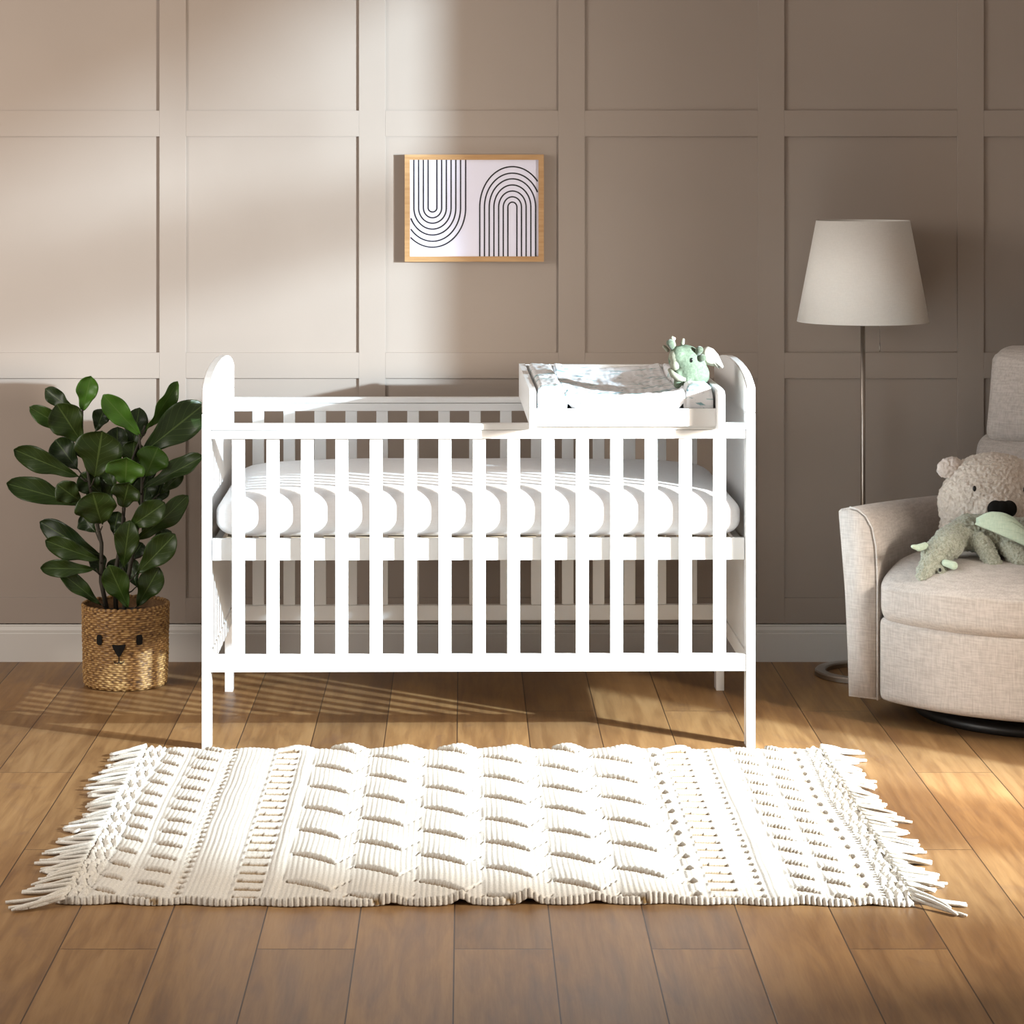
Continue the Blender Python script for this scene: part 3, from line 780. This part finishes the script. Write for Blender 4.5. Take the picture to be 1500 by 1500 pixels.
# ------------------------------------------------------------------ sage dinosaur/dragon plush lying on the seat
def dragon_big():
    dd = 6.86; c = P(1440, 800, dd)
    o = thing('plush_dragon', 'shaggy sage green plush dragon with mint wings sprawled across the armchair seat', 'soft toy', (c.x, c.y, .44))
    k = dd / 3628
    def L(px, py, dy=0): return Vector(((px - 1440) * k, dy, c.z - .44 - (py - 800) * k))
    blob('body', [('c', L(1500, 792, .03), L(1425, 784, .05), .060, .052), ('c', L(1425, 783, .05), L(1392, 793, .02), .046, .040),
                  ('c', L(1388, 796, -.01), L(1366, 812, -.02), .044, .036), ('c', L(1366, 814, -.03), L(1348, 838, -.045), .034, .021), ('c', L(1372, 826, -.05), L(1378, 838, -.055), .016, .014),
                  ('c', L(1436, 792, -.005), L(1450, 822, -.045), .027, .024), (L(1456, 834, -.05), (.030, .030, .020)),
                  ('c', L(1480, 800, -.02), L(1492, 818, -.05), .035, .034)], .0024, M['green'], o, 4, .0056, 150)
    for pts in (((1352, 797), (1342, 799), (1333, 797)),):
        blob('horn', [('c', L(*pts[0], -.03), L(*pts[1], -.04), .010, .010), ('c', L(*pts[1], -.04), L(*pts[2], -.045), .009, .006)], .0022, M['mint'], o, 3)
    blob('ear', [('c', L(1378, 819, -.065), L(1389, 822, -.075), .010, .012)], .0022, M['mint'], o, 3)
    bm = bmesh.new(); bmesh.ops.create_icosphere(bm, subdivisions=2, radius=1, matrix=Matrix.Translation(L(1370, 829, -.068)) @ Matrix.Diagonal((.004, .0035, .0055, 1))); obj('eye', bm, M['bead'], o, True)
    # wing: ribbed fan of felt
    root = L(1428, 762, -.02)
    tips = [L(1472, 758, -.035), L(1486, 762, -.045), L(1494, 770, -.055), L(1503, 782, -.065), L(1508, 797, -.070)]
    bm = bmesh.new()
    for i, t in enumerate(tips):
        ax = t - root; n = 10; w0 = .014
        perp = Vector((ax.z, 0, -ax.x)).normalized()
        rings = []
        for j in range(n + 1):
            s = j / n; w = w0 * math.sin(PI * min(.98, .12 + s * .84)) ** .6 * (1.25 if i else 1)
            cpt = root + ax * s + Vector((0, -.012 * math.sin(PI * s), .012 * math.sin(PI * s)))
            rings.append([bm.verts.new(cpt + perp * w * math.cos(a) + Vector((0, -.0045 * math.sin(a), 0))) for a in [2 * PI * q / 10 for q in range(10)]])
        for a, b in zip(rings, rings[1:]):
            for q in range(10): bm.faces.new((a[q], a[(q + 1) % 10], b[(q + 1) % 10], b[q]))
        bm.faces.new(rings[0]); bm.faces.new(rings[-1][::-1])
    bmesh.ops.recalc_face_normals(bm, faces=bm.faces)
    obj('wing', bm, M['mint'], o, True)
dragon_big()

# ------------------------------------------------------------------ rug
def rug():
    X0, X1, Y0, Y1 = -.855, .955, 5.215, 6.575
    root = thing('rug', 'cream hand-knotted rug with raised scale pattern and tasselled ends on the oak floor', 'rug', ((X0 + X1) / 2, (Y0 + Y1) / 2, 0))
    cx, cy = root.location.x, root.location.y
    nx, ny = 760, 300
    xs = np.linspace(X0, X1, nx + 1); ys = np.linspace(Y0, Y1, ny + 1)
    X, Y = np.meshgrid(xs, ys)
    sm = lambda a, b, x: np.clip((x - a) / (b - a), 0, 1) ** 2 * (3 - 2 * np.clip((x - a) / (b - a), 0, 1))
    # wobble of the yarn rows
    Xw = X + .0015 * np.sin(Y * 7 + X * 2) + .0008 * np.sin(Y * 23)
    rib = np.abs(np.sin(PI * Xw / .0120)) ** .8 * .8
    twist = np.sin(2 * PI * (Y / .011 + .5 * np.floor(Xw / .0120)))
    Hh = .010 + .0020 * rib + .0007 * twist * rib
    back = np.zeros_like(X)  # backing colour, also the painted shade in fold lines and pockets
    # central field of scales
    FX0, FX1 = -.392, .476; PWc = (FX1 - FX0) / 6
    inF = ((X > FX0) & (X < FX1))
    ci = np.floor((X - FX0) / PWc).astype(int); s = (X - FX0) / PWc - ci
    ph = np.where(ci % 2 == 0, 5.364, 5.468) + .006 * np.sin(ci * 2.1)
    ye = ph - .082 * np.where(s < .72, s / .72, np.maximum(0, 1 - s) / .28) ** 1.1
    q = np.mod(Y - ye, .205) / .205
    A = .0085 * (.35 + .65 * sm(0, .35, s)) * sm(-.01, .03, s) * (1 - .9 * sm(.45, .95, s))
    hs = A * (1 - q) ** 1.3 * sm(0, .035, q)
    hs = hs + .0025 * np.sin(PI * s) 
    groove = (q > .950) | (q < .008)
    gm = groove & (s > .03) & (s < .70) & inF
    back = np.where(gm, 1.0, back)  # shade inside the fold put into the colour
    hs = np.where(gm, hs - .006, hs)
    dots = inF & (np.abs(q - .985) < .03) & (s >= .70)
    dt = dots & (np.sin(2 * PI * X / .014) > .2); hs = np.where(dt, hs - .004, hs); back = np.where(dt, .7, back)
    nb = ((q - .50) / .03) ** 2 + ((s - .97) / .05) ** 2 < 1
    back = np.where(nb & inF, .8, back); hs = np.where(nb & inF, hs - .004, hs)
    Hh = np.where(inF, Hh + hs, Hh)
    # ladder bands
    for a, b in ((-.497, -.433), (.522, .586)):
        m = (X > a) & (X < b); fr = np.mod(Y + .10 * (X - a), .0615) / .0615
        bar = (fr < .40) & m & (X > a + .004) & (X < b - .004)
        Hh = np.where(m, .0105 + .0008 * rib, Hh)
        Hh = np.where(m, Hh + .003 * np.sin(PI * np.clip((fr - .42) / .58, 0, 1)), Hh)
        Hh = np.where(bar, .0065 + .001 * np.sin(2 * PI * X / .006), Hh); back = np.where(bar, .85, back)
    for a, b in ((-.433, -.392), (-.60, -.505), (.476, .515), (.645, .690)):
        Hh = np.where((X > a) & (X < b), Hh + .0035 * np.sin(PI * (X - a) / (b - a)), Hh)
    # rows of holes
    for a, pit in ((-.612, .040), (.630, .048), (.858, .075), (.489, .095)):
        w = .010 if pit < .06 else .013
        fr = np.mod(Y + a, pit) / pit - .5
        m = ((X - a) / w) ** 2 + (fr * pit / (.012 if pit < .06 else .02)) ** 2 < 1
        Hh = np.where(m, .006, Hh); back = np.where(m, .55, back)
    # small leaf pockets
    for a, b in ((-.795, -.735), (-.715, -.635), (.700, .765), (.775, .835)):
        m = (X > a) & (X < b); s2 = (X - a) / (b - a)
        yy = Y + .040 * s2 + (.05 if a in (-.715, .775) else 0)
        q2 = np.mod(yy, .102) / .102
        A2 = .0085 * np.clip(np.sin(PI * s2), 0, 1) ** .7
        Hh = np.where(m, Hh + A2 * (1 - q2) ** 1.2 * sm(0, .05, q2), Hh)
        g = m & ((q2 > .91) | (q2 < .02)) & (s2 > .12) & (s2 < .88)
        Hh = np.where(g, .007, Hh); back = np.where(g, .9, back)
    # braided ends
    for e, sg in ((X0, 1), (X1, -1)):
        dd = (X - e) * sg
        kn = np.abs(np.sin(PI * Y / .019)) * np.abs(np.sin(PI * (dd + .006 * np.sin(Y * 60)) / .022))
        Hh = np.where(dd < .055, .009 + .012 * kn, Hh)
        fade = np.clip(dd / .006, 0, 1); Hh = .004 + (Hh - .004) * fade
    rn = np.vectorize(lambda a, b: noise.noise(Vector((a, b, 0))))
    gx = np.linspace(X0, X1, 91); gy = np.linspace(Y0, Y1, 61)
    N = np.array([[noise.noise(Vector((a * 7, b * 7, 3))) for a in gx] for b in gy])
    fx = (X - X0) / (X1 - X0) * 90; fy = (Y - Y0) / (Y1 - Y0) * 60
    ix = np.minimum(fx.astype(int), 89); iy = np.minimum(fy.astype(int), 59); tx = fx - ix; ty = fy - iy
    NI = N[iy, ix] * (1 - tx) * (1 - ty) + N[iy, ix + 1] * tx * (1 - ty) + N[iy + 1, ix] * (1 - tx) * ty + N[iy + 1, ix + 1] * tx * ty
    # puckers along the front and back edges
    puck = .5 + .5 * np.cos(2 * PI * (X - FX0) / PWc + 2.2)
    edgeb = np.exp(-((Y1 - Y) / .05) ** 2); edgef = np.exp(-((Y - Y0) / .03) ** 2)
    wob = (.010 * puck ** 2 * edgeb + .014 * puck ** 8 * (.45 + .55 * np.sin(X * 7.3 + 1)) * edgef) * np.where((X > -.50) & (X < .60), 1, .25)
    Hh = Hh + .0020 * NI + wob
    rp = np.exp(-((Y - Y0 - .007) / .006) ** 2); Hh = Hh + .0055 * rp * (.55 + .45 * np.abs(np.sin(PI * Xw / .012)))
    ef = np.minimum(1, (Y - Y0) / .008); eb = np.minimum(1, (Y1 - Y) / .008)
    Hh = np.where(ef < 1, .004 + wob + (Hh - .004 - wob) * np.sqrt(np.clip(1 - (1 - ef) ** 2, 0, 1)), Hh)
    Hh = np.where(eb < 1, .004 + wob + (Hh - .004 - wob) * np.sqrt(np.clip(1 - (1 - eb) ** 2, 0, 1)), Hh)
    Yd = Y + edgef * (.004 * np.abs(np.sin(PI * Xw / .012)) * -1 + .010 * puck) + edgeb * .008 * NI + .008 * np.sin(X * 5) * edgef
    Xd = X + .010 * np.sin(Y * 7) * np.exp(-np.minimum(X - X0, X1 - X) / .1)
    V = np.stack([Xd - cx, Yd - cy, Hh], -1).reshape(-1, 3)
    n = V.shape[0]
    VB = V.copy(); wb = wob.reshape(-1); VB[:, 2] = .0015 + wb * .9; 
    idx = np.arange(n).reshape(ny + 1, nx + 1)
    a = idx[:-1, :-1].ravel(); b = idx[:-1, 1:].ravel(); c = idx[1:, 1:].ravel(); d = idx[1:, :-1].ravel()
    top = np.stack([a, b, c, d], -1); bot = np.stack([a, d, c, b], -1) + n
    def strip(e): return np.stack([e[:-1], e[:-1] + n, e[1:] + n, e[1:]], -1)
    sides = [strip(idx[0]), strip(idx[-1][::-1]), strip(idx[:, 0][::-1]), strip(idx[:, -1])]
    F = np.concatenate([top, bot] + sides)
    VV = np.concatenate([V, VB])
    me = bpy.data.meshes.new('knotted_field')
    me.vertices.add(len(VV)); me.vertices.foreach_set('co', VV.ravel())
    me.loops.add(F.size); me.loops.foreach_set('vertex_index', F.ravel().astype(np.int32))
    me.polygons.add(len(F)); me.polygons.foreach_set('loop_start', np.arange(0, F.size, 4, dtype=np.int32))
    try: me.polygons.foreach_set('loop_total', np.full(len(F), 4, dtype=np.int32))
    except Exception: pass
    me.update(calc_edges=True); me.validate()
    at = me.attributes.new('backing_shade', 'FLOAT', 'POINT'); at.data.foreach_set('value', np.concatenate([back.ravel(), np.zeros(n)]).astype(np.float32))
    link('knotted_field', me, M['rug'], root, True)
    rnd = random.Random(11)
    for sg, e in ((-1, X0), (1, X1)):
        nt = 38
        for i in range(nt):
            y = Y0 + .012 + (Y1 - Y0 - .024) * i / (nt - 1)
            bm = bmesh.new(); base_yaw = rnd.uniform(-.35, .35); Ln = rnd.uniform(.065, .115)
            if i in (0, 1): base_yaw = -.5 if True else 0; Ln = .125
            for k in range(3):
                yaw = base_yaw + rnd.uniform(-.22, .22); L = Ln * rnd.uniform(.85, 1.05); r = rnd.uniform(.0036, .0046)
                bend = rnd.uniform(-.5, .5); pts = []; px, py = e - sg * .012, y + (k - 1) * .007; an = yaw
                z = .012 + (.006 if k == 1 else 0)
                for q in range(9):
                    t = q / 8
                    pts.append((px - cx, py - cy, max(r + .0006, z * (1 - t) ** 2 + r + .0006 + (.006 if k == 1 else 0) * math.sin(PI * t))))
                    px += sg * math.cos(an) * L / 8; py += math.sin(an) * L / 8; an += bend / 8
                tube(bm, pts, [r] * 8 + [r * .7], 7)
            obj('tassel', bm, M['rug'], root, True)
rug()
